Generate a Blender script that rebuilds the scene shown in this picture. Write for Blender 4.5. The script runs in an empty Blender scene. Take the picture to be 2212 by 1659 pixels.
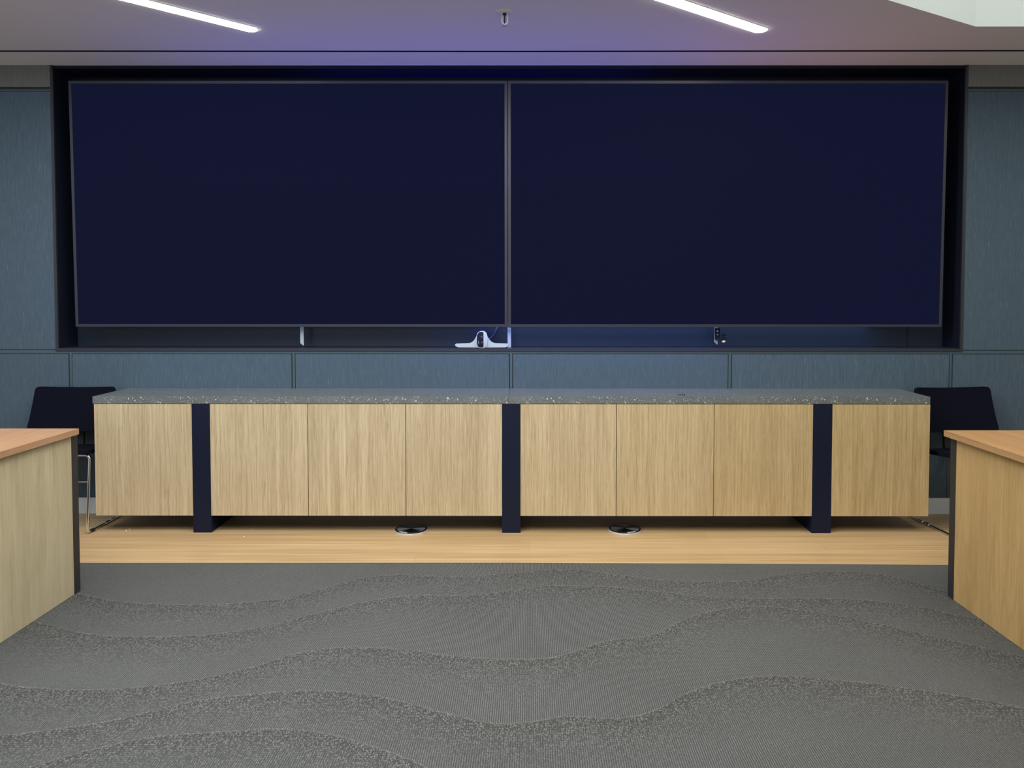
import bpy, bmesh, math, random
from mathutils import Vector, Matrix
random.seed(7)
S = bpy.context.scene
C = S.collection
PI = math.pi

# ------------------------------------------------------------------ object helpers
def finish(name, bm, mat, parent=None, origin=(0, 0, 0), smooth=False, bevel=0.0, seg=2):
    """links one bmesh (world coordinates) as ONE mesh object, relative to its thing's base"""
    if bevel > 0:
        bmesh.ops.bevel(bm, geom=[e for e in bm.edges if e.is_manifold and e.calc_face_angle(0) > 0.5],
                        offset=bevel, segments=seg, profile=0.7, affect='EDGES')
    bmesh.ops.recalc_face_normals(bm, faces=bm.faces[:])
    o0 = Vector(parent_base(parent)) if parent else Vector(origin)
    for v in bm.verts:
        v.co -= o0
    me = bpy.data.meshes.new(name)
    bm.to_mesh(me); bm.free()
    me.materials.append(mat)
    for p in me.polygons:
        p.use_smooth = smooth
    o = bpy.data.objects.new(name, me)
    C.objects.link(o)
    if parent:
        o.parent = parent
    else:
        o.location = o0
    if smooth:
        try:
            me.set_sharp_from_angle(angle=math.radians(40))
        except Exception:
            pass
    return o

def parent_base(p):
    v = Vector((0, 0, 0))
    while p is not None:
        v += p.location
        p = p.parent
    return v

def thing(name, label, cat, loc, group=None):
    o = bpy.data.objects.new(name, None)
    o.empty_display_size = 0.05
    C.objects.link(o)
    o.location = loc
    o['label'] = label; o['category'] = cat
    if group: o['group'] = group
    return o

def tag(o, label, cat, group=None):
    o['label'] = label; o['category'] = cat
    if group: o['group'] = group
    return o

def struct(o):
    o['kind'] = 'structure'
    return o

def box(bm, x0, x1, y0, y1, z0, z1):
    vs = [bm.verts.new(p) for p in ((x0,y0,z0),(x1,y0,z0),(x1,y1,z0),(x0,y1,z0),(x0,y0,z1),(x1,y0,z1),(x1,y1,z1),(x0,y1,z1))]
    for f in ((0,3,2,1),(4,5,6,7),(0,1,5,4),(1,2,6,5),(2,3,7,6),(3,0,4,7)):
        bm.faces.new([vs[i] for i in f])
    return bm

def B(*a):
    return box(bmesh.new(), *a)

def prism(bm, pts, axis, a0, a1):
    """extrudes a 2D outline along an axis"""
    def P(p, a):
        return {'x': (a, p[0], p[1]), 'y': (p[0], a, p[1]), 'z': (p[0], p[1], a)}[axis]
    lo = [bm.verts.new(P(p, a0)) for p in pts]
    hi = [bm.verts.new(P(p, a1)) for p in pts]
    bm.faces.new(lo); bm.faces.new(hi[::-1])
    n = len(pts)
    for i in range(n):
        bm.faces.new((lo[i], lo[(i+1) % n], hi[(i+1) % n], hi[i]))
    return bm

def tube(bm, path, r, n=12, cap=True):
    """round tube along a polyline of Vectors"""
    path = [Vector(p) for p in path]
    rings = []
    up = None
    for i, p in enumerate(path):
        t = (path[min(i+1, len(path)-1)] - path[max(i-1, 0)]).normalized()
        if up is None:
            up = Vector((0, 0, 1)) if abs(t.z) < 0.9 else Vector((1, 0, 0))
        a = (up - t*up.dot(t)).normalized(); b = t.cross(a); up = a
        rings.append([bm.verts.new(p + a*r*math.cos(2*PI*k/n) + b*r*math.sin(2*PI*k/n)) for k in range(n)])
    for i in range(len(rings)-1):
        for k in range(n):
            bm.faces.new((rings[i][k], rings[i][(k+1) % n], rings[i+1][(k+1) % n], rings[i+1][k]))
    if cap:
        bm.faces.new(rings[0][::-1]); bm.faces.new(rings[-1])
    return bm

def rounded(pts, r, n=6):
    """rounds the corners of a 3D polyline"""
    pts = [Vector(p) for p in pts]
    out = [pts[0]]
    for i in range(1, len(pts)-1):
        p, a, b = pts[i], (pts[i-1]-pts[i]), (pts[i+1]-pts[i])
        rr = min(r, a.length*0.49, b.length*0.49)
        p0 = p + a.normalized()*rr; p1 = p + b.normalized()*rr
        for k in range(n+1):
            t = k/n
            out.append(p0*(1-t)**2 + p*2*t*(1-t) + p1*t*t)
    out.append(pts[-1])
    return out

def lathe(bm, prof, c, n=48, axis='z'):
    """revolves (radius, height) pairs about an axis through c"""
    cx, cy, cz = c
    rings = []
    for r, h in prof:
        ring = []
        for k in range(n):
            a = 2*PI*k/n
            u, v = r*math.cos(a), r*math.sin(a)
            co = (cx+u, cy+v, cz+h) if axis == 'z' else (cx+u, cy+h, cz+v)
            ring.append(bm.verts.new(co))
        rings.append(ring)
    for i in range(len(rings)-1):
        for k in range(n):
            bm.faces.new((rings[i][k], rings[i][(k+1) % n], rings[i+1][(k+1) % n], rings[i+1][k]))
    bm.faces.new(rings[0][::-1]); bm.faces.new(rings[-1])
    return bm

def copy_part(o, parent, dx=0.0):
    c = o.copy(); C.objects.link(c); c.parent = parent
    c.location.x += dx
    return c

# ------------------------------------------------------------------ material helpers
def lin(r, g, b):
    f = lambda c: (c/255/12.92) if c/255 <= 0.04045 else ((c/255+0.055)/1.055)**2.4
    return (f(r), f(g), f(b), 1)

class M:
    """small wrapper round a node tree with a Principled BSDF"""
    def __init__(s, name, col=(0.5,0.5,0.5,1), rough=0.5, metal=0.0, spec=0.5):
        s.m = bpy.data.materials.new(name); s.m.use_nodes = True
        s.t = s.m.node_tree; s.n = s.t.nodes; s.l = s.t.links
        s.b = s.n['Principled BSDF']
        s.set('Base Color', col); s.set('Roughness', rough); s.set('Metallic', metal); s.set('Specular IOR Level', spec)
    def set(s, k, v):
        s.b.inputs[k].default_value = v
    def node(s, typ, **kw):
        nd = s.n.new(typ)
        for k, v in kw.items():
            if hasattr(nd, k) and not k.startswith('i_'): setattr(nd, k, v)
        return nd
    def link(s, a, b): s.l.new(a, b)
    def math(s, op, a, b=None, clamp=False):
        nd = s.n.new('ShaderNodeMath'); nd.operation = op; nd.use_clamp = clamp
        for i, x in enumerate((a, b)):
            if x is None: continue
            if isinstance(x, (int, float)): nd.inputs[i].default_value = x
            else: s.l.new(x, nd.inputs[i])
        return nd.outputs[0]
    def coords(s, scale=(1,1,1), rnd=False, rot=(0,0,0)):
        tc = s.n.new('ShaderNodeTexCoord')
        v = tc.outputs['Object']
        if rnd:
            oi = s.n.new('ShaderNodeObjectInfo')
            sc = s.n.new('ShaderNodeVectorMath'); sc.operation = 'MULTIPLY_ADD'
            cb = s.n.new('ShaderNodeCombineXYZ')
            for i, k in enumerate((37.0, 53.0, 71.0)):
                s.l.new(s.math('MULTIPLY', oi.outputs['Random'], k), cb.inputs[i])
            ad = s.n.new('ShaderNodeVectorMath'); ad.operation = 'ADD'
            s.l.new(v, ad.inputs[0]); s.l.new(cb.outputs[0], ad.inputs[1]); v = ad.outputs[0]
        mp = s.n.new('ShaderNodeMapping'); mp.inputs['Scale'].default_value = scale; mp.inputs['Rotation'].default_value = rot
        s.l.new(v, mp.inputs['Vector'])
        return mp.outputs['Vector']
    def noise(s, vec, scale=1.0, detail=3.0, rough=0.5, dist=0.0):
        nd = s.n.new('ShaderNodeTexNoise')
        nd.inputs['Scale'].default_value = scale; nd.inputs['Detail'].default_value = detail
        nd.inputs['Roughness'].default_value = rough; nd.inputs['Distortion'].default_value = dist
        s.l.new(vec, nd.inputs['Vector'])
        return nd.outputs[0]
    def maprange(s, v, a, b, c=0.0, d=1.0, smooth=False):
        nd = s.n.new('ShaderNodeMapRange'); nd.clamp = True
        if smooth: nd.interpolation_type = 'SMOOTHSTEP'
        for i, x in zip((1,2,3,4), (a,b,c,d)): nd.inputs[i].default_value = x
        s.l.new(v, nd.inputs[0])
        return nd.outputs[0]
    def mix(s, fac, a, b, blend='MIX'):
        nd = s.n.new('ShaderNodeMix'); nd.data_type = 'RGBA'; nd.blend_type = blend
        for sock, x in ((nd.inputs[0], fac), (nd.inputs[6], a), (nd.inputs[7], b)):
            if isinstance(x, (int, float, tuple)): sock.default_value = x
            else: s.l.new(x, sock)
        return nd.outputs[2]
    def color(s, c): s.l.new(c, s.b.inputs['Base Color'])
    def bump(s, h, dist=0.002, strength=1.0):
        nd = s.n.new('ShaderNodeBump'); nd.inputs['Distance'].default_value = dist; nd.inputs['Strength'].default_value = strength
        s.l.new(h, nd.inputs['Height']); s.l.new(nd.outputs[0], s.b.inputs['Normal'])

def wood(name, mid, dark, light, axis='z', rough=0.45, fine=1.0, tone=0.5):
    """oak: long pale and dark streaks along one axis, broad tone changes and cathedral figure"""
    m = M(name, mid, rough, spec=0.4)
    def sc(across, along):
        return {'z': (across, across, along), 'x': (along, across, across), 'y': (across, along, across)}[axis]
    pores = m.noise(m.coords(sc(330, 17), True), 1.0, 2.0, 0.5)
    streak = m.noise(m.coords(sc(95, 3.2), True), 1.0, 4.0, 0.62, 0.9)
    band = m.noise(m.coords(sc(24, 0.8), True), 1.0, 2.0, 0.5, 0.5)
    broad = m.noise(m.coords(sc(6, 1.0), True), 1.0, 3.0, 0.5, 0.6)
    wv = m.n.new('ShaderNodeTexWave')
    wv.wave_type = 'BANDS'; wv.bands_direction = {'z': 'X', 'x': 'Y', 'y': 'X'}[axis]
    wv.inputs['Scale'].default_value = 2.6; wv.inputs['Distortion'].default_value = 11.0
    wv.inputs['Detail'].default_value = 3.5; wv.inputs['Detail Scale'].default_value = 0.7
    m.link(m.coords(sc(5.5, 0.8), True), wv.inputs['Vector'])
    c = m.mix(m.maprange(broad, 0.32, 0.68), mid, m.mix(tone*0.5, mid, dark))
    c = m.mix(m.math('MULTIPLY', m.maprange(band, 0.52, 0.75), 0.30*fine), c, dark)
    c = m.mix(m.math('MULTIPLY', m.maprange(band, 0.48, 0.28), 0.30*fine), c, light)
    c = m.mix(m.math('MULTIPLY', m.maprange(streak, 0.52, 0.72), 0.55*fine), c, dark)
    c = m.mix(m.math('MULTIPLY', m.maprange(streak, 0.47, 0.28), 0.5*fine), c, light)
    c = m.mix(m.math('MULTIPLY', m.maprange(wv.outputs[1], 0.78, 0.98), 0.26*fine), c, dark)
    c = m.mix(m.math('MULTIPLY', m.maprange(pores, 0.56, 0.72), 0.30*fine), c, dark)
    c = m.mix(m.math('MULTIPLY', m.maprange(pores, 0.44, 0.30), 0.25*fine), c, light)
    m.color(c)
    m.bump(pores, 0.0004, 0.4)
    return m

# ------------------------------------------------------------------ materials
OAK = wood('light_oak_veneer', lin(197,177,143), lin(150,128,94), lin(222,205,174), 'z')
OAKW = wood('warm_lit_oak_veneer', lin(193,168,124), lin(148,122,80), lin(215,194,152), 'z')  # door oak with the warm light of the right end in its colour
def veneer(k):   # warmer light towards the right, put into the door colours step by step
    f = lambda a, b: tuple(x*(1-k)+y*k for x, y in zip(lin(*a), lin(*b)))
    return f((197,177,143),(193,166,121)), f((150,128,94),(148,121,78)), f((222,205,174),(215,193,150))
OAK1, OAK2, OAK3 = [wood('oak_veneer_warm_lit_step', *veneer(k), 'z') for k in (0.15, 0.40, 0.70)]
OAKP = wood('cool_lit_oak_laminate', lin(190,177,146), lin(152,138,108), lin(207,196,168), 'z', fine=0.8)  # left desk side, cooler light painted into the oak
OAKR = wood('warm_lit_oak_laminate', lin(188,155,104), lin(148,116,70), lin(205,174,124), 'z', fine=0.8)  # right desk side, warm light painted into the oak
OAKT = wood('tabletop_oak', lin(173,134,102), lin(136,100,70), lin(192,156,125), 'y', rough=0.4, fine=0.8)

OAKG = wood('warm_lit_tabletop_oak', lin(176,137,94), lin(140,103,66), lin(194,158,116), 'y', rough=0.4, fine=0.8)  # right tabletop: same oak, tinted for the warmer light there

FLO = M('oak_plank_floor', rough=0.42, spec=0.4)
def floor_mat(m):
    bk = m.n.new('ShaderNodeTexBrick')
    bk.inputs['Scale'].default_value = 1.0; bk.inputs['Brick Width'].default_value = 1.55; bk.inputs['Row Height'].default_value = 0.185
    bk.inputs['Mortar Size'].default_value = 0.0012; bk.inputs['Mortar Smooth'].default_value = 0.3; bk.offset = 0.37
    bk.inputs['Color1'].default_value = (0.1,0.1,0.1,1); bk.inputs['Color2'].default_value = (0.9,0.9,0.9,1); bk.inputs['Mortar'].default_value = (0.5,0.5,0.5,1)
    m.link(m.coords(), bk.inputs['Vector'])
    val = m.n.new('ShaderNodeSeparateColor'); m.link(bk.outputs[0], val.inputs[0])
    st = m.noise(m.coords((1.1, 60, 60)), 1.0, 4.0, 0.6, 0.4)
    po = m.noise(m.coords((4, 240, 240)), 1.0, 2.0, 0.5)
    br = m.noise(m.coords((0.6, 9, 9)), 1.0, 3.0, 0.5, 0.5)
    mid, dark, light = lin(191,160,118), lin(150,119,82), lin(210,182,142)
    c = m.mix(m.maprange(val.outputs[0], 0.1, 0.9), mid, m.mix(0.4, mid, light))
    c = m.mix(m.math('MULTIPLY', m.maprange(br, 0.35, 0.7), 0.45), c, dark)
    c = m.mix(m.math('MULTIPLY', m.maprange(st, 0.5, 0.72), 0.6), c, dark)
    c = m.mix(m.math('MULTIPLY', m.maprange(st, 0.48, 0.3), 0.6), c, light)
    c = m.mix(m.math('MULTIPLY', m.maprange(po, 0.55, 0.75), 0.35), c, dark)
    c = m.mix(m.math('MULTIPLY', bk.outputs[1], 0.45), c, dark)
    m.color(c)
floor_mat(FLO)

CARP = M('wavy_loop_carpet', rough=0.95, spec=0.1)
WAVES = [  # far edges of the wave bands woven into the carpet, metres on the floor
 [(-3,3.5),(-2.4,3.48),(-1.97,3.341),(-1.782,3.265),(-1.465,3.226),(-1.236,3.246),(-1.021,3.323),(-.855,3.475),(-.661,3.574),(-.31,3.551),(-.068,3.606),(.194,3.65),(.43,3.577),(.636,3.513),(.847,3.496),(1.022,3.514),(1.219,3.591),(1.516,3.622),(1.657,3.592),(1.776,3.482),(1.9,3.33),(2.4,3.1),(3,3.05)],
 [(-3,3.3),(-2.4,3.2),(-1.983,3.049),(-1.697,2.94),(-1.507,2.92),(-1.28,2.933),(-1.102,2.987),(-.855,3.156),(-.685,3.268),(-.494,3.329),(-.291,3.33),(-.064,3.389),(.057,3.438),(.204,3.444),(.432,3.417),(.688,3.343),(.921,3.302),(1.322,3.298),(1.595,3.239),(1.813,3.103),(2.3,2.9),(3,2.85)],
 [(-3,2.9),(-2.3,2.75),(-1.797,2.562),(-1.634,2.529),(-1.414,2.523),(-1.174,2.576),(-.962,2.691),(-.856,2.78),(-.732,2.825),(-.506,2.821),(-.276,2.763),(-.052,2.739),(.096,2.757),(.276,2.877),(.48,2.941),(.613,3.068),(.768,3.169),(.975,3.213),(1.156,3.17),(1.376,3.057),(1.569,2.927),(1.805,2.761),(2.3,2.5),(3,2.4)],
 [(-3,2.3),(-2.2,2.2),(-1.584,2.253),(-1.427,2.29),(-1.272,2.344),(-1.112,2.436),(-.922,2.492),(-.684,2.516),(-.524,2.49),(-.361,2.424),(-.207,2.354),(-.104,2.321),(.01,2.331),(.112,2.36),(.299,2.353),(.392,2.393),(.516,2.498),(.659,2.577),(.845,2.619),(1.044,2.594),(1.324,2.52),(1.583,2.415),(2.2,2.1),(3,2.0)],
 [(-3,1.5),(-2.0,1.75),(-1.4,2.098),(-1.267,2.183),(-1.122,2.244),(-.927,2.274),(-.764,2.289),(-.618,2.269),(-.465,2.203),(-.346,2.141),(-.288,2.1),(-.1,1.9),(.3,1.7),(1.0,1.85),(2.0,1.7),(3,1.5)],
 [(-3,1.0),(-1.5,1.3),(-.5,1.5),(.5,1.2),(1.5,1.4),(3,1.1)],
 [(-3,0.4),(-1.2,0.7),(0,.6),(1.2,.9),(3,.5)]]
def carpet_mat(m):
    tc = m.n.new('ShaderNodeTexCoord'); sep = m.n.new('ShaderNodeSeparateXYZ')
    m.link(tc.outputs['Object'], sep.inputs[0])
    X, Y = sep.outputs[0], sep.outputs[1]
    u = m.math('DIVIDE', m.math('ADD', X, 3.0), 6.0, True)
    d = None
    for pts in WAVES:
        fc = m.n.new('ShaderNodeFloatCurve')
        cv = fc.mapping.curves[0]
        q = [((x+3)/6, y/5) for x, y in pts]
        cv.points[0].location = q[0]; cv.points[1].location = q[-1]
        for p in q[1:-1]: cv.points.new(*p)
        fc.mapping.update()
        m.link(u, fc.inputs['Value'])
        df = m.math('SUBTRACT', m.math('MULTIPLY', fc.outputs[0], 5.0), Y)
        df = m.math('ADD', df, m.math('MULTIPLY', m.math('LESS_THAN', df, 0.0), 9.0))
        d = df if d is None else m.math('MINIMUM', d, df)
    near = m.maprange(d, 0.0, 0.34, 1.0, 0.0)
    near = m.math('POWER', near, 1.6)
    edge = m.maprange(d, 0.003, 0.011, 1.0, 0.0)
    # loops of yarn
    vo = m.n.new('ShaderNodeTexVoronoi'); vo.inputs['Scale'].default_value = 1.0; vo.inputs['Randomness'].default_value = 0.6
    m.link(m.coords((205, 105, 1)), vo.inputs['Vector'])
    sc = m.n.new('ShaderNodeSeparateColor'); m.link(vo.outputs['Color'], sc.inputs[0])
    loop = m.maprange(vo.outputs['Distance'], 0.14, 0.60, 1.0, 0.0)
    row = m.n.new('ShaderNodeTexWave'); row.wave_type = 'BANDS'; row.bands_direction = 'X'
    row.inputs['Scale'].default_value = 46.0; row.inputs['Distortion'].default_value = 1.3; row.inputs['Detail'].default_value = 1.0; row.inputs['Detail Scale'].default_value = 1.5
    m.link(m.coords((1, 0.25, 1)), row.inputs['Vector'])
    fuzz = m.noise(m.coords((420, 420, 1)), 1.0, 2.0, 0.6)
    blot = m.noise(m.coords((2.2, 2.2, 1)), 1.0, 3.0, 0.5)
    # speckled zone: dark ground with pale loops; smooth zone: even grey with faint rows
    speck = m.mix(m.math('MULTIPLY', loop, m.maprange(sc.outputs[0], 0.1, 0.9, 0.48, 1.0)), (0.060,0.060,0.059,1), (0.300,0.299,0.284,1))
    even = m.mix(m.math('MULTIPLY', row.outputs[1], m.math('ADD', m.math('MULTIPLY', loop, 0.45), 0.5)), (0.066,0.067,0.067,1), (0.215,0.218,0.216,1))
    c = m.mix(near, even, speck)
    c = m.mix(m.math('MULTIPLY', edge, 0.34), c, (0.24,0.217,0.20,1))
    c = m.mix(m.maprange(fuzz, 0.3, 0.7, 0.0, 0.30), c, m.mix(1.0, c, (0.35,0.35,0.35,1), 'MULTIPLY'))
    c = m.mix(m.maprange(blot, 0.3, 0.7, 0.0, 0.22), c, m.mix(1.0, c, (0.62,0.60,0.57,1), 'MULTIPLY'))
    m.color(c)
    h = m.math('ADD', m.math('MULTIPLY', loop, m.math('ADD', m.math('MULTIPLY', near, 0.8), 0.35)), m.math('MULTIPLY', row.outputs[1], 0.4))
    m.bump(h, 0.0022, 0.7)
carpet_mat(CARP)

def fabric(name, base, pale, amount=0.55):
    m = M(name, base, 0.9, spec=0.15)
    a = m.noise(m.coords((400, 400, 17), True), 1.0, 1.0, 0.4)
    b = m.noise(m.coords((420, 420, 9), True), 1.0, 2.0, 0.5)
    w = m.noise(m.coords((500, 500, 500)), 1.0, 1.0, 0.5)
    c = m.mix(m.maprange(b, 0.35, 0.7), base, m.mix(0.2, base, pale))
    c = m.mix(m.math('MULTIPLY', m.maprange(a, 0.63, 0.74), amount), c, pale)
    c = m.mix(m.maprange(a, 0.42, 0.3, 0, 0.25), c, m.mix(1.0, c, (0.5,0.5,0.5,1), 'MULTIPLY'))
    m.color(c)
    m.bump(m.math('ADD', a, m.math('MULTIPLY', w, 0.3)), 0.0008, 0.5)
    return m
FAB = fabric('slate_blue_wall_fabric', (0.065,0.098,0.134,1), (0.155,0.21,0.26,1), 0.5)
FABG = fabric('grey_wall_fabric', (0.150,0.155,0.148,1), (0.23,0.235,0.225,1), 0.4)
BATT = M('slate_batten_paint', (0.058,0.088,0.115,1), 0.6)
BACKING = M('dark_wall_backing', (0.02,0.028,0.035,1), 0.8)
WHITE = M('ceiling_paint', (0.72,0.715,0.70,1), 0.9, spec=0.2)
WALLP = M('white_wall_paint', (0.70,0.69,0.66,1), 0.85, spec=0.2)
COFF = M('white_coffer_paint', (0.82,0.83,0.81,1), 0.8, spec=0.2)
SKIRT = M('grey_aluminium_skirting', (0.70,0.76,0.82,1), 0.45, 0.0)
BLACK = M('matt_black_channel', (0.006,0.006,0.010,1), 0.7, spec=0.2)
RECB = M('black_recess_lining', (0.009,0.012,0.024,1), 0.55, spec=0.15)
RECP = M('dark_blue_recess_panel', (0.020,0.029,0.050,1), 0.4, spec=0.35)
LIP = M('charcoal_frame_edge', (0.026,0.028,0.040,1), 0.45, spec=0.4)
BEZ = M('charcoal_screen_bezel', (0.030,0.031,0.052,1), 0.4, spec=0.4)
SCR = M('dark_navy_screen', (0.0015,0.0015,0.002,1), 0.6, spec=0.0)
SCR.set('Emission Color', lin(18,22,48)); SCR.set('Emission Strength', 0.9)
STEEL = M('navy_black_powder_coat', (0.007,0.010,0.028,1), 0.5, spec=0.2)
DFRM = M('graphite_desk_frame', (0.022,0.022,0.026,1), 0.5, spec=0.4)
GALV = M('galvanised_rail', (0.42,0.46,0.50,1), 0.5, 0.2)
PLAST = M('white_device_plastic', (0.45,0.50,0.43,1), 0.45, spec=0.3)
LENS = M('smoky_lens_glass', (0.10,0.10,0.16,1), 0.2, 0.6)
GLASSB = M('gloss_black_lens_panel', (0.006,0.006,0.012,1), 0.1)
RIM = M('silver_lens_ring', (0.50,0.50,0.62,1), 0.3, 0.6)
CABLE = M('dark_cable_sheath', (0.008,0.008,0.02,1), 0.5)
CHROME = M('chrome_tube', (0.78,0.79,0.81,1), 0.12, 1.0)
UPH = M('midnight_wool_upholstery', (0.008,0.010,0.020,1), 0.95, spec=0.1)
def uph(m):
    w = m.noise(m.coords((420,420,420)), 1.0, 2.0, 0.6)
    m.color(m.mix(m.maprange(w, 0.35, 0.7), (0.002,0.0025,0.007,1), (0.007,0.008,0.019,1))); m.bump(w, 0.0008, 0.5)
uph(UPH)
RUB = M('black_rubber', (0.01,0.01,0.012,1), 0.7)
CREAM = M('cream_plastic', (0.75,0.72,0.60,1), 0.5)
PAPER = M('white_paper_scrap', (0.85,0.83,0.76,1), 0.8)
CARC = M('dark_carcass_board', (0.022,0.025,0.045,1), 0.7)

LID = M('brushed_steel_lid', (0.30,0.30,0.33,1), 0.38, 1.0)
def lid(m):
    tg = m.n.new('ShaderNodeTangent'); tg.direction_type = 'RADIAL'; tg.axis = 'Z'
    m.link(tg.outputs[0], m.b.inputs['Tangent']); m.set('Anisotropic', 0.85)
lid(LID)
LIDR = M('dark_lid_ring', (0.02,0.02,0.024,1), 0.35, 0.3)
RIMS = M('satin_steel_rim', (0.72,0.72,0.70,1), 0.35, 0.55)

TERR = M('grey_terrazzo', (0.2,0.2,0.2,1), 0.36, spec=0.5)
TERR.set('Coat Weight', 0.6); TERR.set('Coat Roughness', 0.32)
def terrazzo(m):
    base = m.mix(m.maprange(m.noise(m.coords((9,9,9)), 1.0, 4.0, 0.6), 0.3, 0.7), (0.118,0.130,0.131,1), (0.148,0.158,0.157,1))
    c = base
    for sc, thr, sel, col, off in ((150, .31, .82, (0.66,0.67,0.62,1), 0.0), (135, .30, .83, (0.012,0.014,0.016,1), 3.3), (85, .31, .925, (0.74,0.72,0.60,1), 7.7), (70, .30, .965, (0.60,0.52,0.34,1), 13.1), (230, .31, .80, (0.46,0.49,0.47,1), 21.0)):
        vo = m.n.new('ShaderNodeTexVoronoi'); vo.inputs['Scale'].default_value = sc
        ad = m.n.new('ShaderNodeVectorMath'); ad.operation = 'ADD'; ad.inputs[1].default_value = (off, off*.7, off*.3)
        ns = m.n.new('ShaderNodeTexNoise'); ns.inputs['Scale'].default_value = sc*1.5
        m.link(m.coords(), ns.inputs['Vector'])
        sv = m.n.new('ShaderNodeVectorMath'); sv.operation = 'SCALE'; sv.inputs[3].default_value = 0.5/sc
        m.link(ns.outputs[1], sv.inputs[0])
        a2 = m.n.new('ShaderNodeVectorMath'); a2.operation = 'ADD'
        m.link(m.coords(), ad.inputs[0]); m.link(ad.outputs[0], a2.inputs[0]); m.link(sv.outputs[0], a2.inputs[1])
        m.link(a2.outputs[0], vo.inputs['Vector'])
        sp = m.n.new('ShaderNodeSeparateColor'); m.link(vo.outputs['Color'], sp.inputs[0])
        mask = m.math('MULTIPLY', m.math('GREATER_THAN', sp.outputs[0], sel), m.maprange(vo.outputs['Distance'], thr, thr-0.05))
        c = m.mix(mask, c, col)
    m.color(c)
terrazzo(TERR)

def emis(name, col, strength):
    m = M(name, (0.8,0.8,0.8,1), 0.6); m.set('Emission Color', col); m.set('Emission Strength', strength)
    return m
LAMP = emis('warm_white_diffuser', (1.0,0.96,0.85,1), 26.0)
mm = lambda x: x.m

# ------------------------------------------------------------------ measured planes
YF, YW, YB = 4.2237, 4.603, 4.80        # cabinet fronts, wall panel faces, back of the screen recess
CEIL = 2.6817
XL, XR, YR = -4.6, 4.6, -4.2            # room sides and rear wall

# ------------------------------------------------------------------ the setting
struct(finish('floor', B(XL, XR, YR, YW+0.2, -0.12, 0.0), mm(FLO)))
bm = bmesh.new()
prism(bm, [(XL, YR), (XR, YR), (XR, 3.694), (2.0275, 3.714), (-0.1, 3.737), (-2.2, 3.729), (XL, 3.715)], 'z', 0.0, 0.004)
carpet = finish('carpet', bm, mm(CARP))
tag(carpet, 'grey loop-pile carpet woven with wavy bands, filling the foreground floor', 'carpet')

# ceiling with the screen-side slot and the daylight coffer cut out
COF = [(2.263,3.953), (4.3,3.953), (4.3,1.8), (1.9,1.8), (0.877,3.153)]
bm = bmesh.new()
def loop_edges(pts, z):
    vs = [bm.verts.new((x, y, z)) for x, y in pts]
    return [bm.edges.new((vs[i], vs[(i+1) % len(vs)])) for i in range(len(vs))]
es = loop_edges([(XL,YR),(XR,YR),(XR,4.319),(-0.1,4.336),(XL,4.322)], CEIL) + loop_edges(COF, CEIL)
bmesh.ops.triangle_fill(bm, use_beauty=True, use_dissolve=False, edges=es)
prism(bm, [(XL,4.350),(-0.1,4.364),(XR,4.347),(XR,4.62),(XL,4.62)], 'z', CEIL, CEIL+0.05)
struct(finish('ceiling', bm, mm(WHITE)))
bm = bmesh.new()
prism(bm, [(XL,4.322),(-0.1,4.336),(XR,4.319),(XR,4.347),(-0.1,4.364),(XL,4.350)], 'z', CEIL+0.0005, CEIL+0.06)
struct(finish('trim_1', bm, mm(BLACK)))
# coffer sides and top, a hollow shell above the ceiling opening
bm = bmesh.new()
n = len(COF)
out = []
cxm, cym = sum(p[0] for p in COF)/n, sum(p[1] for p in COF)/n
for x, y in COF:
    v = Vector((x-cxm, y-cym)); v *= (1+0.05/v.length)
    out.append((cxm+v.x, cym+v.y))
for i in range(n):
    a, b, c, d = COF[i], COF[(i+1) % n], out[(i+1) % n], out[i]
    prism(bm, [a, b, c, d], 'z', CEIL+0.0005, CEIL+0.60)
cf = finish('ceiling_coffer', bm, mm(COFF))
bm = bmesh.new(); prism(bm, out, 'z', CEIL+0.601, CEIL+0.63)
lidc = finish('coffer_top', bm, mm(COFF), cf)
tag(cf, 'white recessed ceiling coffer with bright slanted side, right of the ceiling lights', 'ceiling coffer')

# back wall: dark backing with the screen opening, fabric panels and battens as parts
bm = bmesh.new()
BX0, BX1, BZ0, LT = -2.843, 2.598, 0.9837, 0.0165
Y0, Y1 = 4.617, 4.90
box(bm, XL, BX0, Y0, Y1, 0, 2.95); box(bm, BX1, XR, Y0, Y1, 0, 2.95); box(bm, BX0, BX1, Y0, Y1, 0, BZ0)
box(bm, BX0, BX1, 4.83, Y1, BZ0, 2.95)
wall = struct(finish('wall_back', bm, mm(BACKING)))
def panel(x0, x1, z0, z1, mat):
    return finish('fabric_panel', B(x0, x1, YW, 4.6165, z0, z1), mm(mat), wall, bevel=0.004, seg=3, smooth=True)
seams = [-4.07, -2.7582, -1.4168, -0.1088, 1.2048, 2.5309, 3.845]
G = 0.0125
xs = [XL] + seams + [XR]
for i in range(len(xs)-1):
    x0 = xs[i] + (G if i else 0); x1 = xs[i+1] - (G if i < len(xs)-2 else 0)
    panel(x0, x1, 0.0985, 0.9655, FAB)
for x0, x1 in ((-4.07+G, BX0-0.002), (BX1+0.002, 3.845-G), (XL, -4.07-G), (3.845+G, XR)):
    panel(x0, x1, 0.9925, 2.5265, FAB)
    panel(x0, x1, 2.5545, 2.681, FABG)
bm = bmesh.new()
for s in seams:
    box(bm, s-0.0075, s+0.0075, 4.6075, 4.6168, 0.0985, 0.976)
for a, b in ((XL, BX0-0.001), (BX1+0.001, XR)):
    box(bm, a, b, 4.6065, 4.6168, 0.9685, 0.9895)
    box(bm, a, b, 4.6065, 4.6168, 2.530, 2.541)
box(bm, BX0-0.001, BX1+0.001, 4.6065, 4.6168, 0.9685, BZ0)
finish('batten', bm, mm(BATT), wall)
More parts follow.
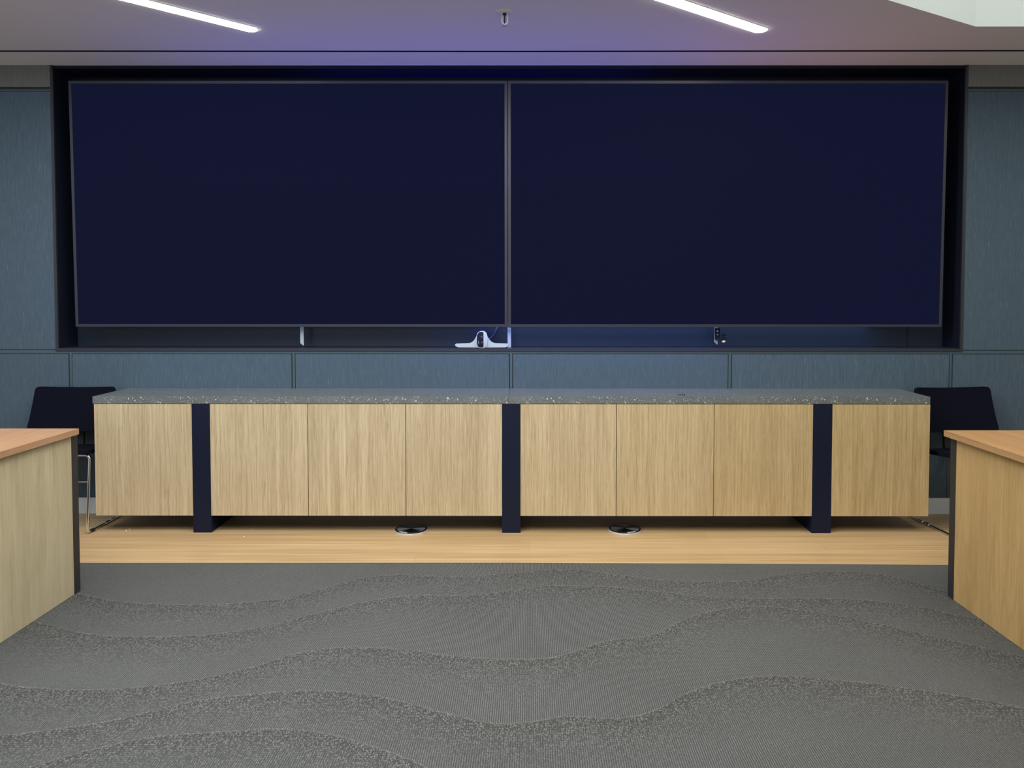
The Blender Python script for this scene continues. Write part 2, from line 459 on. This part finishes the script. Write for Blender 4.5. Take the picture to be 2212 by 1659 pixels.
struct(finish('baseboard_back', B(XL, XR, 4.598, 4.6168, 0.0, 0.0965), mm(SKIRT), bevel=0.002))
struct(finish('wall_left', B(XL-0.15, XL, YR, Y1, 0, 2.95), mm(WALLP)))
struct(finish('wall_right', B(XR, XR+0.15, YR, Y1, 0, 2.95), mm(WALLP)))
# rear wall with three window openings behind the photographer
bm = bmesh.new()
wx = [(-4.2,-1.6), (-1.3,1.3), (1.6,4.2)]
box(bm, XL, XR, YR-0.15, YR, 0, 0.7); box(bm, XL, XR, YR-0.15, YR, 2.45, 2.95)
px = XL
for a, b in wx + [(XR, XR)]:
    box(bm, px, a, YR-0.15, YR, 0.7, 2.45); px = b
struct(finish('wall_rear', bm, mm(WALLP)))
for i, (a, b) in enumerate(wx):
    bm = bmesh.new()
    for x in (a, (a+b)/2-0.025, b-0.05): box(bm, x, x+0.05, YR-0.12, YR-0.06, 0.7, 2.45)
    box(bm, a, b, YR-0.12, YR-0.06, 0.7, 0.75); box(bm, a, b, YR-0.12, YR-0.06, 2.40, 2.45)
    struct(finish('window_%d' % (i+1), bm, mm(WALLP)))

# ------------------------------------------------------------------ screen recess
al = thing('display_recess', 'long black recessed wall frame holding the two large dark screens', 'display frame', ((BX0+BX1)/2, YW, BZ0))
YL = 4.5995
bm = bmesh.new()
box(bm, BX0, BX0+LT, YL, 4.83, BZ0, 2.681); box(bm, BX1-LT, BX1, YL, 4.83, BZ0, 2.681)
lipo = finish('front_trim', B(BX0, BX1, YL, YL+0.012, BZ0, BZ0+LT), mm(LIP), al, bevel=0.0012)
bm.free()
finish('front_trim', B(BX0, BX0+LT, YL, YL+0.012, BZ0+LT, 2.681), mm(LIP), al, bevel=0.0012)
finish('front_trim', B(BX1-LT, BX1, YL, YL+0.012, BZ0+LT, 2.681), mm(LIP), al, bevel=0.0012)
finish('side_lining', B(BX0, BX0+LT, YL+0.012, 4.829, BZ0, 2.681), mm(RECB), al)
finish('side_lining', B(BX1-LT, BX1, YL+0.012, 4.829, BZ0, 2.681), mm(RECB), al)
finish('shelf', B(BX0+LT, BX1-LT, YL+0.012, 4.829, BZ0, BZ0+LT-0.0005), mm(RECP), al)
finish('top_lining', B(BX0+LT, BX1-LT, YL+0.012, 4.829, 2.664, 2.681), mm(RECB), al)
XJ = 2.362
finish('back_panel', B(BX0+LT, XJ-0.0015, YB, 4.829, BZ0+LT, 1.60), mm(RECP), al)
finish('back_panel', B(XJ+0.0015, BX1-LT, YB, 4.829, BZ0+LT, 1.60), mm(RECP), al)
finish('upper_back_panel', B(BX0+LT, BX1-LT, YB, 4.829, 1.6015, 2.664), mm(RECB), al)

# ------------------------------------------------------------------ the two screens, leaning very slightly forward
TILT = math.radians(0.95)
def screen(x0, x1, label):
    z0, z1, y = 1.1285, 2.588, 4.6205
    t = thing('wall_display', label, 'screen', ((x0+x1)/2, y, z0), 'twin wall screens')
    W, H, D, bz = x1-x0, z1-z0, 0.055, 0.0165
    bx, by, bzz = t.location
    hb = finish('housing', B(x0+0.012, x1-0.012, y+0.012, y+D, z0+0.012, z1-0.012), mm(BLACK), t)
    bm = bmesh.new()
    box(bm, x0, x1, y, y+0.03, z0, z0+bz); box(bm, x0, x1, y, y+0.03, z1-bz, z1)
    box(bm, x0, x0+bz, y, y+0.03, z0+bz, z1-bz); box(bm, x1-bz, x1, y, y+0.03, z0+bz, z1-bz)
    finish('bezel', bm, mm(BEZ), t, bevel=0.0012)
    finish('screen', B(x0+bz, x1-bz, y+0.003, y+0.012, z0+bz, z1-bz), mm(SCR), t)
    t.rotation_euler = (TILT, 0, 0)
    return t
screen(-2.732, -0.1305, 'large dark wall screen on the left, its lower edge above the white camera bar')
screen(-0.1265, 2.479, 'large dark wall screen on the right, above the black clamp bracket')
# pale rail ends that show under the screens
def rail(x, zb, label, cut=True):
    bm = bmesh.new()
    pts = [(x-0.0105, 1.30), (x-0.0105, zb+(0.014 if cut else 0)), (x-0.004 if cut else x-0.0105, zb+(0.010 if cut else 0)), (x+0.005 if cut else x, zb), (x+0.0105, zb), (x+0.0105, 1.30)]
    if not cut:
        pts = [(x-0.0105, 1.30), (x-0.0105, zb), (x+0.0105, zb), (x+0.0105, 1.30)]
    prism(bm, pts, 'y', 4.684, 4.687)
    for xx in (x-0.0105, x+0.008): box(bm, xx, xx+0.0025, 4.687, 4.7975, 1.142, 1.30)
    return tag(finish('mounting_rail', bm, mm(GALV), origin=(x, 4.686, zb)), label, 'mounting rail', 'screen mounting rails')
rail(-1.388, 1.0122, 'pale metal mounting rail end hanging under the left screen, clear of other things')
rail(-0.1215, 1.0005, 'pale metal mounting rail end at the right tip of the white camera bar', False)
rail(1.1395, 1.0195, 'pale metal mounting rail end behind the black clamp bracket')

# ------------------------------------------------------------------ video bar
def video_bar():
    zs = BZ0+LT
    yF, yB = 4.615, 4.655
    cx = -0.2855
    t = thing('conference_camera', 'white winged conference camera bar with black oval lens panel on recess shelf', 'camera', (cx, 4.635, zs))
    # silhouette of the wings flowing up into the oval head
    L, R = -0.4485-cx, -0.1275-cx
    def flow(side, n=14):   # wing top edge: level at the tip, sweeping up beside the head
        pts = []
        for k in range(n+1):
            t = k/n
            x = (0.160-0.006)*(1-t) + 0.030*t
            z = 0.0265 + 0.004*t + 0.046*max(0.0, (t-0.55)/0.45)**2.6
            pts.append((side*x, z))
        return pts
    arc = [(0.030*math.cos(a), 0.077+0.0265*math.sin(a)) for a in [PI*k/12 for k in range(1, 12)]]
    top = flow(-1) + arc[::-1] + flow(1)[::-1]
    low = [(R,0.021),(R-0.003,0.012),(R-0.016,0.0048),(0.05,0.0038),(0,0.003),(-0.05,0.0038),(L+0.022,0.0048),(L+0.008,0.011),(L,0.021)]
    bm = bmesh.new()
    prism(bm, [(cx+x, zs+z) for x, z in top+low], 'y', yF, yB)
    finish('body', bm, mm(PLAST), t, bevel=0.003, seg=3, smooth=True)
    def oval(bm, rx, rz, y0, y1, zc, n=48, dx=0.0, clip=9.0):
        pts = []
        for k in range(n):
            a = 2*PI*k/n
            e = 0.72
            pts.append((min(cx+dx+rx*math.copysign(abs(math.cos(a))**e, math.cos(a)), cx+clip+k*1e-7), zs+zc+rz*math.copysign(abs(math.sin(a))**e, math.sin(a))))
        return prism(bm, pts, 'y', y0, y1)
    hd = finish('camera_head', oval(bmesh.new(), 0.0315, 0.0515, yF-0.014, yF+0.006, 0.0522, dx=0.003), mm(PLAST), t, bevel=0.003, smooth=True)
    finish('lens_ring', oval(bmesh.new(), 0.0285, 0.0505, yF-0.0165, yF-0.012, 0.0522, dx=-0.002), mm(PLAST), t, bevel=0.001)
    lp = finish('lens_panel', oval(bmesh.new(), 0.0262, 0.0475, yF-0.0176, yF-0.014, 0.0522, dx=-0.002, clip=0.0115), mm(GLASSB), t)
    for dx, dz in ((0.001, 0.070), (0.003, 0.036)):
        bm = bmesh.new(); lathe(bm, [(0.0062,0.0),(0.0062,-0.0012),(0.0050,-0.0014),(0.0046,-0.0004)], (cx+dx, yF-0.0176, zs+dz), 24, 'y')
        finish('lens', bm, mm(LENS), lp, smooth=True)
    bm = bmesh.new(); box(bm, cx+0.0135, cx+0.0155, yF-0.0172, yF-0.0165, zs+0.014, zs+0.09)
    finish('shutter_edge', bm, mm(RIM), lp)
    bm = bmesh.new(); box(bm, cx-0.0185, cx-0.0165, yF-0.0182, yF-0.0176, zs+0.026, zs+0.046)
    finish('indicator_mark', bm, mm(RIM), lp)
    for x in (L+0.018, R-0.018, -0.045, 0.05):
        finish('foot', B(cx+x-0.006, cx+x+0.006, yF+0.008, yB-0.008, zs+0.0003, zs+0.005), mm(RUB), t)
    path = rounded([(cx+0.030,4.655,zs+0.040),(cx+0.058,4.70,zs+0.062),(cx+0.084,4.715,zs+0.100),(cx+0.096,4.72,zs+0.150),(cx+0.10,4.72,zs+0.20)], 0.03)
    bm = bmesh.new(); tube(bm, path, 0.0085, 12)
    finish('cable', bm, mm(CABLE), t, smooth=True)
video_bar()

# ------------------------------------------------------------------ clamp bracket with a cream tipped screw
def bracket():
    x, y = 1.147, 4.676
    t = thing('clamp_bracket', 'small black clamp bracket with cream-tipped screw fixed under right screen', 'bracket', (x, y, 1.045))
    pl = finish('plate', B(x-0.0155, x+0.0145, y, y+0.0075, 1.0535, 1.1185), mm(BLACK), t, bevel=0.001)
    for z in (1.1015, 1.0795):
        bm = bmesh.new(); lathe(bm, [(0.0052,0),(0.0052,-0.002),(0.003,-0.003)] if z > 1.09 else [(0.003,0),(0.003,-0.0015),(0.002,-0.002)], (x-0.001, y, z), 20, 'y')
        finish('screw', bm, mm(GALV), pl, smooth=True)
    finish('arm', B(x-0.0155, x+0.047, y-0.030, y, 1.0475, 1.0600), mm(BLACK), t, bevel=0.001)
    cx, cy = x+0.033, y-0.015
    bm = bmesh.new(); lathe(bm, [(0.0055,1.0600),(0.0055,1.0760),(0.0145,1.0762),(0.0150,1.0800),(0.012,1.0835),(0.004,1.0850),(0.003,1.0895)], (cx, cy, 0), 24)
    kn = finish('thumb_screw', bm, mm(BLACK), t, smooth=True)
    bm = bmesh.new(); lathe(bm, [(0.0095,1.0335),(0.0110,1.0350),(0.0110,1.0450),(0.0095,1.0470)], (cx, cy, 0), 24)
    finish('screw_pad', bm, mm(CREAM), t, smooth=True)['label'] = 'cream round pad of the clamp screw'
bracket()

# ------------------------------------------------------------------ credenza: cabinets, leg frames, worktop slabs
P1 = (-1.8655, -1.7651); P2 = (-0.1502, -0.0485); P3 = (1.5674, 1.6735)
DL, DR, G1, G2, G3, G4 = -2.4062, 2.2128, -1.2244, -0.6833, 0.4827, 1.0217
DZ0, DZ1, CB, CT = 0.0956, 0.7172, 0.7208, 0.7598
def cabinet(x0, x1, splits, mats, label):
    t = thing('oak_cabinet', label, 'cabinet', ((x0+x1)/2, YF, DZ0), 'oak credenza cabinets')
    bm = bmesh.new()
    box(bm, x0+0.002, x1-0.002, YF+0.022, 4.575, DZ0+0.003, 0.7200)
    finish('carcass', bm, mm(CARC), t)
    ed = [x0] + splits + [x1]
    for i in range(len(ed)-1):
        a = ed[i] + (0.0018 if i else 0.0006); b = ed[i+1] - (0.0018 if i < len(ed)-2 else 0.0006)
        finish('door', B(a, b, YF, YF+0.019, DZ0, DZ1), mm(mats[i]), t, bevel=0.0008, seg=1)
    return t
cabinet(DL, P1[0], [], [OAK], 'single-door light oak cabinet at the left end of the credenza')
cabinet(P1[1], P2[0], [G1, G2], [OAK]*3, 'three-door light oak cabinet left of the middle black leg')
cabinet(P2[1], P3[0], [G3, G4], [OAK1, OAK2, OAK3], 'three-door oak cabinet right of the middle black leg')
cabinet(P3[1], DR, [], [OAKW], 'single-door oak cabinet at the right end of the credenza')
def leg_frame(x0, x1, label):
    t = thing('leg_frame', label, 'furniture leg', ((x0+x1)/2, YF, 0), 'black credenza legs')
    finish('front_post', B(x0, x1, YF, YF+0.05, 0.0, CB-0.001), mm(STEEL), t, bevel=0.0012)
    finish('floor_runner', B(x0+0.0003, x1-0.0003, YF+0.0505, 4.535, 0.0, DZ0-0.001), mm(STEEL), t, bevel=0.0012)
    finish('rear_post', B(x0+0.0003, x1-0.0003, 4.536, 4.585, 0.0, CB-0.001), mm(STEEL), t, bevel=0.0012)
    return t
LF = leg_frame
def leg_frame(x0, x1, label):   # with the flanges that carry the cabinets
    t = LF(x0, x1, label)
    for a, b in ((x0-0.06, x0-0.0002), (x1+0.0002, x1+0.06)):
        if a > DL and b < DR:
            finish('support_flange', B(a, b, YF+0.06, 4.53, 0.0925, 0.0984), mm(STEEL), t)
leg_frame(*P1, 'black metal leg between the left end door and its neighbour')
leg_frame(*P2, 'black metal leg at the middle of the credenza, between the floor boxes')
leg_frame(*P3, 'black metal leg between the right end door and its neighbour')
XS = -0.113
for a, b, lb in ((-2.4122, XS-0.0006, 'speckled grey terrazzo worktop slab on the left half of the credenza'), (XS+0.0006, 2.2111, 'speckled grey terrazzo worktop slab on the right half of the credenza')):
    o = finish('worktop_slab', B(a, b, YF-0.001, 4.6005, CB, CT), mm(TERR), origin=((a+b)/2, YF, CB), bevel=0.0012)
    tag(o, lb, 'worktop', 'terrazzo worktop slabs')
# small black pin lying on the worktop
bm = bmesh.new()
for f in ((0.0018, -0.021, 0.014), (0.0032, 0.014, 0.019)):
    tube(bm, [(0.853+f[1], 4.285, CT+0.0034), (0.853+f[2], 4.285, CT+0.0034)], f[0], 10)
tag(finish('cable_pin', bm, mm(RUB), origin=(0.853, 4.285, CT)), 'tiny black pin lying near the front of the right worktop slab', 'pin')

# ------------------------------------------------------------------ sled-base chairs behind the desks
def chair(cx, label, ys=4.19, lh=0.236):
    yb = 4.50
    t = thing('visitor_chair', label, 'chair', (cx, 4.38, 0), 'navy upholstered chairs beside the credenza')
    # curved backrest
    nu, nv = 24, 18
    zb, zt, r = 0.522, 0.773, 0.020
    bm = bmesh.new(); sheets = []
    for dy in (-0.012, 0.012):
        rows = []
        for j in range(nv+1):
            v = 1-(1-j/nv)**1.9
            row = []
            for i in range(nu+1):
                u = -1 + 2*i/nu
                hh = zt + 0.007*u*u - zb
                hw = 0.258 + (0.230-0.258)*v
                dz = hh*(1-v)
                if dz < r: hw -= r - math.sqrt(max(r*r-(r-dz)**2, 0))
                if hh*v < 0.008: hw -= 0.008 - math.sqrt(max(0.000064-(0.008-hh*v)**2, 0))
                row.append(bm.verts.new((cx+u*hw, yb+0.035*v-0.030*u*u-0.02*(1-v)**3+dy, zb+hh*v)))
            rows.append(row)
        sheets.append(rows)
        for j in range(nv):
            for i in range(nu):
                bm.faces.new((rows[j][i], rows[j][i+1], rows[j+1][i+1], rows[j+1][i]))
    ring = lambda R: R[0] + [R[j][-1] for j in range(1, nv)] + R[-1][::-1] + [R[j][0] for j in range(nv-1, 0, -1)]
    a_, b_ = ring(sheets[0]), ring(sheets[1])
    for k in range(len(a_)):
        n_ = (k+1) % len(a_)
        bm.faces.new((a_[k], a_[n_], b_[n_], b_[k]))
    bk = finish('backrest', bm, mm(UPH), t, smooth=True)
    md = bk.modifiers.new('soft', 'BEVEL'); md.width = 0.003; md.segments = 2; md.limit_method = 'ANGLE'; md.angle_limit = math.radians(50)
    # seat pad with rounded front corners
    pts = []
    for sx, sy, a0 in ((1, -1, -PI/2), (1, 1, 0), (-1, 1, PI/2), (-1, -1, PI)):
        rr = 0.06 if sy < 0 else 0.04
        for k in range(7):
            a = a0 + k/6*PI/2
            pts.append((cx+sx*(0.236-rr)+rr*math.cos(a), ys+0.165+sy*(0.175-rr)+rr*math.sin(a)))
    bm = bmesh.new(); prism(bm, pts, 'z', 0.414, 0.436)
    for v_ in bm.verts: v_.co.z += 0.030*(1-(v_.co.y-ys+0.01)/0.35)
    finish('seat', bm, mm(UPH), t, bevel=0.008, seg=3, smooth=True)
    bm = bmesh.new()
    prism(bm, [(4.49, 0.385), (4.535, 0.395), (4.548, 0.56), (4.532, 0.56), (4.515, 0.41), (4.49, 0.405)], 'x', cx-0.03, cx+0.03)
    finish('back_support', bm, mm(RUB), t, bevel=0.002)
    # chrome sled: front leg, floor runner and rear leg on either side in one bent tube
    for s in (-1, 1):
        x = cx + s*lh
        path = rounded([(cx+s*0.03, ys+0.045, 0.431), (x-s*0.004, ys+0.045, 0.432), (x, ys, 0.0085), (x, 4.545, 0.0085), (x-s*0.002, ys+0.30, 0.416)], 0.03, 7)
        bm = bmesh.new(); tube(bm, path, 0.0075, 14)
        leg = finish('sled_leg', bm, mm(CHROME), t, smooth=True)
        for yy in (ys+0.045, 4.38, 4.44):
            bm = bmesh.new(); tube(bm, [(x, yy-0.016, 0.0097), (x, yy+0.016, 0.0097)], 0.0096, 12)
            finish('glide', bm, mm(RUB if yy < 4.3 else CHROME), leg, smooth=True)
    bm = bmesh.new(); tube(bm, [(cx-lh, ys+0.03, 0.285), (cx+lh, ys+0.03, 0.285)], 0.003, 10)
    finish('stretcher', bm, mm(CHROME), t, smooth=True)
    return t
chair(-2.672, 'dark navy chair on chrome sled legs left of the credenza')
chair(2.499, 'dark navy chair on chrome sled legs right of the credenza', 4.09, 0.218).rotation_euler = (0, 0, math.radians(6))

# ------------------------------------------------------------------ desks at both sides
def desk(s, xi, xp, yend, ypan, ol, label):
    """s: -1 left desk, +1 right desk; xi tabletop inner edge, xp inner face of its side panel"""
    xo = xi + s*0.75
    t = thing('oak_desk', label, 'desk', ((xi+xo)/2, (yend+1.75)/2, 0), 'oak desks at the room sides')
    ab = lambda a, b: (min(a, b), max(a, b))
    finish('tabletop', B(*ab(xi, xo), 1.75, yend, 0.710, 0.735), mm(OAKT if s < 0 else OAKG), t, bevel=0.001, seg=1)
    finish('side_panel', B(*ab(xp, xp+s*0.022), 1.80, ypan-0.046, 0.006, 0.7095), mm(ol), t, bevel=0.0008, seg=1)
    finish('end_panel', B(*ab(xp-s*0.0005, xo-s*0.02), ypan-0.0455, ypan, 0.0042, 0.7095), mm(DFRM), t, bevel=0.001, seg=1)
    finish('end_panel', B(*ab(xp-s*0.0005, xo-s*0.02), 1.76, 1.7995, 0.0042, 0.7095), mm(DFRM), t, bevel=0.001, seg=1)
    return t
desk(-1, -1.973, -1.997, 3.345, 3.372, OAKP, 'oak-topped desk in the left foreground, oak side facing the middle')
desk(1, 1.7965, 1.832, 3.314, 3.322, OAKR, 'oak-topped desk in the right foreground, oak side facing the middle')

# ------------------------------------------------------------------ round floor boxes
def floor_box(x, y, rot, label):
    t = thing('floor_box', label, 'floor box', (x, y, 0), 'round steel floor boxes under the credenza')
    bm = bmesh.new(); lathe(bm, [(0.0925,0.0),(0.0935,0.003),(0.0925,0.0085),(0.090,0.0105),(0.086,0.0105)], (x, y, 0), 72)
    finish('rim', bm, mm(RIMS), t, smooth=True)
    bm = bmesh.new(); lathe(bm, [(0.0905,0.009),(0.0905,0.0116),(0.0895,0.012),(0.079,0.012)], (x, y, 0), 72)
    finish('collar', bm, mm(LIDR), t, smooth=True)
    bm = bmesh.new(); lathe(bm, [(0.0775,0.010),(0.0775,0.0128),(0.076,0.0134),(0.0005,0.0134)], (x, y, 0), 72)
    ld = finish('lid', bm, mm(LID), t, smooth=True)
    bm = bmesh.new()
    a0 = -0.55
    pts = [(x+0.087*math.cos(a0+k*0.09-PI/2+rot), y+0.087*math.sin(a0+k*0.09-PI/2+rot)) for k in range(8)]
    pts += [(x+0.074*math.cos(a0+k*0.09-PI/2+rot), y+0.074*math.sin(a0+k*0.09-PI/2+rot)) for k in range(7, -1, -1)]
    prism(bm, pts, 'z', 0.0122, 0.0142)
    finish('latch', bm, mm(RIMS), ld)
floor_box(-0.6605, 4.262, -0.2, 'round steel floor box left of the middle black leg')
floor_box(0.5366, 4.270, 0.6, 'round steel floor box right of the middle black leg')

# ------------------------------------------------------------------ scraps on the floor
def scrap(x, y, r, label):
    bm = bmesh.new()
    pts = [(x+r*random.uniform(.6,1.1)*math.cos(k), y+r*random.uniform(.6,1.1)*math.sin(k)) for k in (0, 1.1, 2.2, 3.3, 4.6, 5.5)]
    prism(bm, pts, 'z', 0.0, r*0.7)
    tag(finish('paper_scrap', bm, mm(PAPER), origin=(x, y, 0), bevel=r*0.15, seg=1), label, 'scrap', 'white scraps on the floor')
scrap(-2.256, 4.255, 0.005, 'white scrap on the oak floor below the left end door, nearer of a pair')
scrap(-2.249, 4.279, 0.004, 'white scrap on the oak floor below the left end door, farther of a pair')
scrap(-1.558, 4.151, 0.0042, 'lone white scrap on the oak floor right of the left black leg')

# ------------------------------------------------------------------ ceiling things
def strip_light(end, ang, length, w, label):
    d = Vector((-math.cos(ang), -math.sin(ang))); nrm = Vector((-d.y, d.x))
    e = Vector(end)
    t = thing('ceiling_light', label, 'ceiling light', (e.x, e.y, CEIL), 'slanting linear ceiling lights')
    def outline(hw, ext):
        a = e - d*ext; b = e + d*(length+ext)
        pts = []
        for k in range(9):
            th = -PI/2 + k/8*PI
            pts.append(a + (-d)*hw*0.75*math.cos(th) + nrm*hw*math.sin(th))
        for k in range(9):
            th = PI/2 - k/8*PI
            pts.append(b + d*hw*0.75*math.cos(th) + nrm*hw*math.sin(th))
        return [(p.x, p.y) for p in pts]
    bm = bmesh.new(); prism(bm, outline(w/2, 0), 'z', CEIL-0.0045, CEIL-0.0005)
    finish('diffuser', bm, mm(LAMP), t)
    bm = bmesh.new(); prism(bm, outline(w/2+0.004, 0.0), 'z', CEIL-0.002, CEIL-0.0003)
    finish('trim_ring', bm, mm(WHITE), t)
strip_light((-1.424, 3.985), math.radians(44.5), 2.6, 0.076, 'glowing white linear ceiling light on the left')
strip_light((1.190, 4.002), math.radians(36.8), 2.6, 0.070, 'glowing white linear ceiling light on the right, left of the white coffer')

def sprinkler(x, y):
    t = thing('fire_sprinkler', 'small white fire sprinkler on the ceiling above the screen joint', 'sprinkler', (x, y, CEIL))
    bm = bmesh.new(); lathe(bm, [(0.044,-0.0003),(0.044,-0.003),(0.036,-0.006),(0.026,-0.008),(0.02,-0.008)], (x, y, CEIL), 40)
    finish('escutcheon', bm, mm(WALLP), t, smooth=True)
    bm = bmesh.new(); lathe(bm, [(0.0085,-0.008),(0.0085,-0.015),(0.005,-0.018)], (x, y, CEIL), 20)
    finish('nozzle', bm, mm(RUB), t, smooth=True)
    path = rounded([(x-0.013,y,CEIL-0.007),(x-0.0135,y,CEIL-0.052),(x,y,CEIL-0.062),(x+0.0135,y,CEIL-0.052),(x+0.013,y,CEIL-0.007)], 0.012, 6)
    bm = bmesh.new(); tube(bm, path, 0.0032, 10)
    finish('frame_arms', bm, mm(WALLP), t, smooth=True)
    bm = bmesh.new(); tube(bm, [(x,y,CEIL-0.016),(x,y,CEIL-0.058)], 0.0028, 10)
    finish('bulb', bm, mm(RUB), t, smooth=True)
    bm = bmesh.new(); lathe(bm, [(0.003,-0.058),(0.003,-0.066),(0.012,-0.0665),(0.012,-0.068),(0.003,-0.068)], (x, y, CEIL), 24)
    finish('deflector', bm, mm(GALV), t, smooth=True)
sprinkler(-0.1187, 3.745)

# ------------------------------------------------------------------ light
def area(name, loc, rot, sx, sy, power, col, spread=PI):
    l = bpy.data.lights.new(name, 'AREA'); l.shape = 'RECTANGLE'; l.size = sx; l.size_y = sy
    l.energy = power; l.color = col; l.spread = spread
    o = bpy.data.objects.new(name, l); C.objects.link(o); o.location = loc; o.rotation_euler = rot
    return o
COOL = (0.86, 0.96, 1.0); WARM = (1.0, 0.84, 0.62)
for (a, b), p in zip(wx, (34, 24, 12)):   # daylight through the rear windows
    area('window_daylight', ((a+b)/2, YR-0.02, 1.6), (PI/2, 0, 0), b-a-0.1, 1.6, p, COOL)
for x, y, p, c in ((-1.3, 2.2, 50, COOL), (-0.7, 1.1, 40, (.92,.98,1)), (-3.0, 2.7, 32, (.96,.98,1)), (1.6, 1.9, 26, (1,.88,.70)), (3.1, 2.8, 16, WARM), (0.2, 3.2, 28, (1,.96,.88))):
    area('ceiling_lamp', (x, y, CEIL-0.01), (0, 0, math.radians(40)), 2.4, 0.08, p, c)
area('coffer_daylight', (2.6, 2.9, CEIL+0.58), (0, 0, 0), 2.2, 1.6, 18.5, (0.88, 1.0, 0.95))
# unseen lamps added at the screen faces and edges to tint ceiling and wall
area('screen_glow_fill', (-0.45, 4.575, 1.95), (-math.radians(90+68), 0, 0), 3.2, 0.7, 11, (0.13, 0.15, 1.0))
area('screen_glow_fill', (1.55, 4.575, 2.05), (-math.radians(90+68), 0, 0), 1.3, 0.7, 1.5, (1.0, 0.42, 0.50))
area('screen_edge_fill', (0.25, 4.56, 1.122), (math.radians(8), 0, 0), 1.8, 0.05, 2.2, (0.06, 0.16, 1.0))
area('screen_edge_fill', (-1.5, 4.56, 1.122), (math.radians(8), 0, 0), 1.8, 0.05, 0.5, (0.10, 0.30, 1.0))
area('screen_edge_fill', (1.7, 4.56, 1.122), (math.radians(8), 0, 0), 1.4, 0.05, 0.4, (0.15, 0.40, 1.0))
area('screen_edge_fill', (0.95, 4.70, 1.122), (math.radians(25), 0, 0), 2.4, 0.04, 1.2, (0.25, 0.50, 1.0))
area('screen_edge_fill', (0.10, 4.70, 1.122), (math.radians(25), 0, 0), 0.9, 0.04, 0.5, (0.04, 0.10, 1.0))
area('screen_edge_fill', (-0.3, 4.74, 2.44), (PI, 0, 0), 2.0, 0.06, 1.5, (0.05, 0.13, 1.0))
w = bpy.data.worlds.new('World'); S.world = w; w.use_nodes = True
w.node_tree.nodes['Background'].inputs[0].default_value = (0.75, 0.87, 1.0, 1)
w.node_tree.nodes['Background'].inputs[1].default_value = 0.4

# ------------------------------------------------------------------ camera
cam = bpy.data.cameras.new('Camera'); co = bpy.data.objects.new('Camera', cam); C.objects.link(co)
cam.sensor_fit = 'HORIZONTAL'; cam.sensor_width = 36.0; cam.lens = 1660/2212*36
cam.shift_x = (1106-1140.203)/2212; cam.shift_y = -(829.5-696.348)/2212
pitch, yaw, roll = math.radians(2.0337), math.radians(-0.1031), math.radians(0.0161)
fwd = Matrix.Rotation(-yaw, 4, 'Z') @ Matrix.Rotation(PI/2 - pitch, 4, 'X') @ Matrix.Rotation(roll, 4, 'Z')
co.matrix_world = Matrix.Translation((0, 0, 1.32)) @ fwd
cam.clip_start = 0.05
S.camera = co
vs = S.view_settings
vs.view_transform = 'Standard'; vs.look = 'None'; vs.exposure = 0.0; vs.gamma = 1.0; vs.use_curve_mapping = False
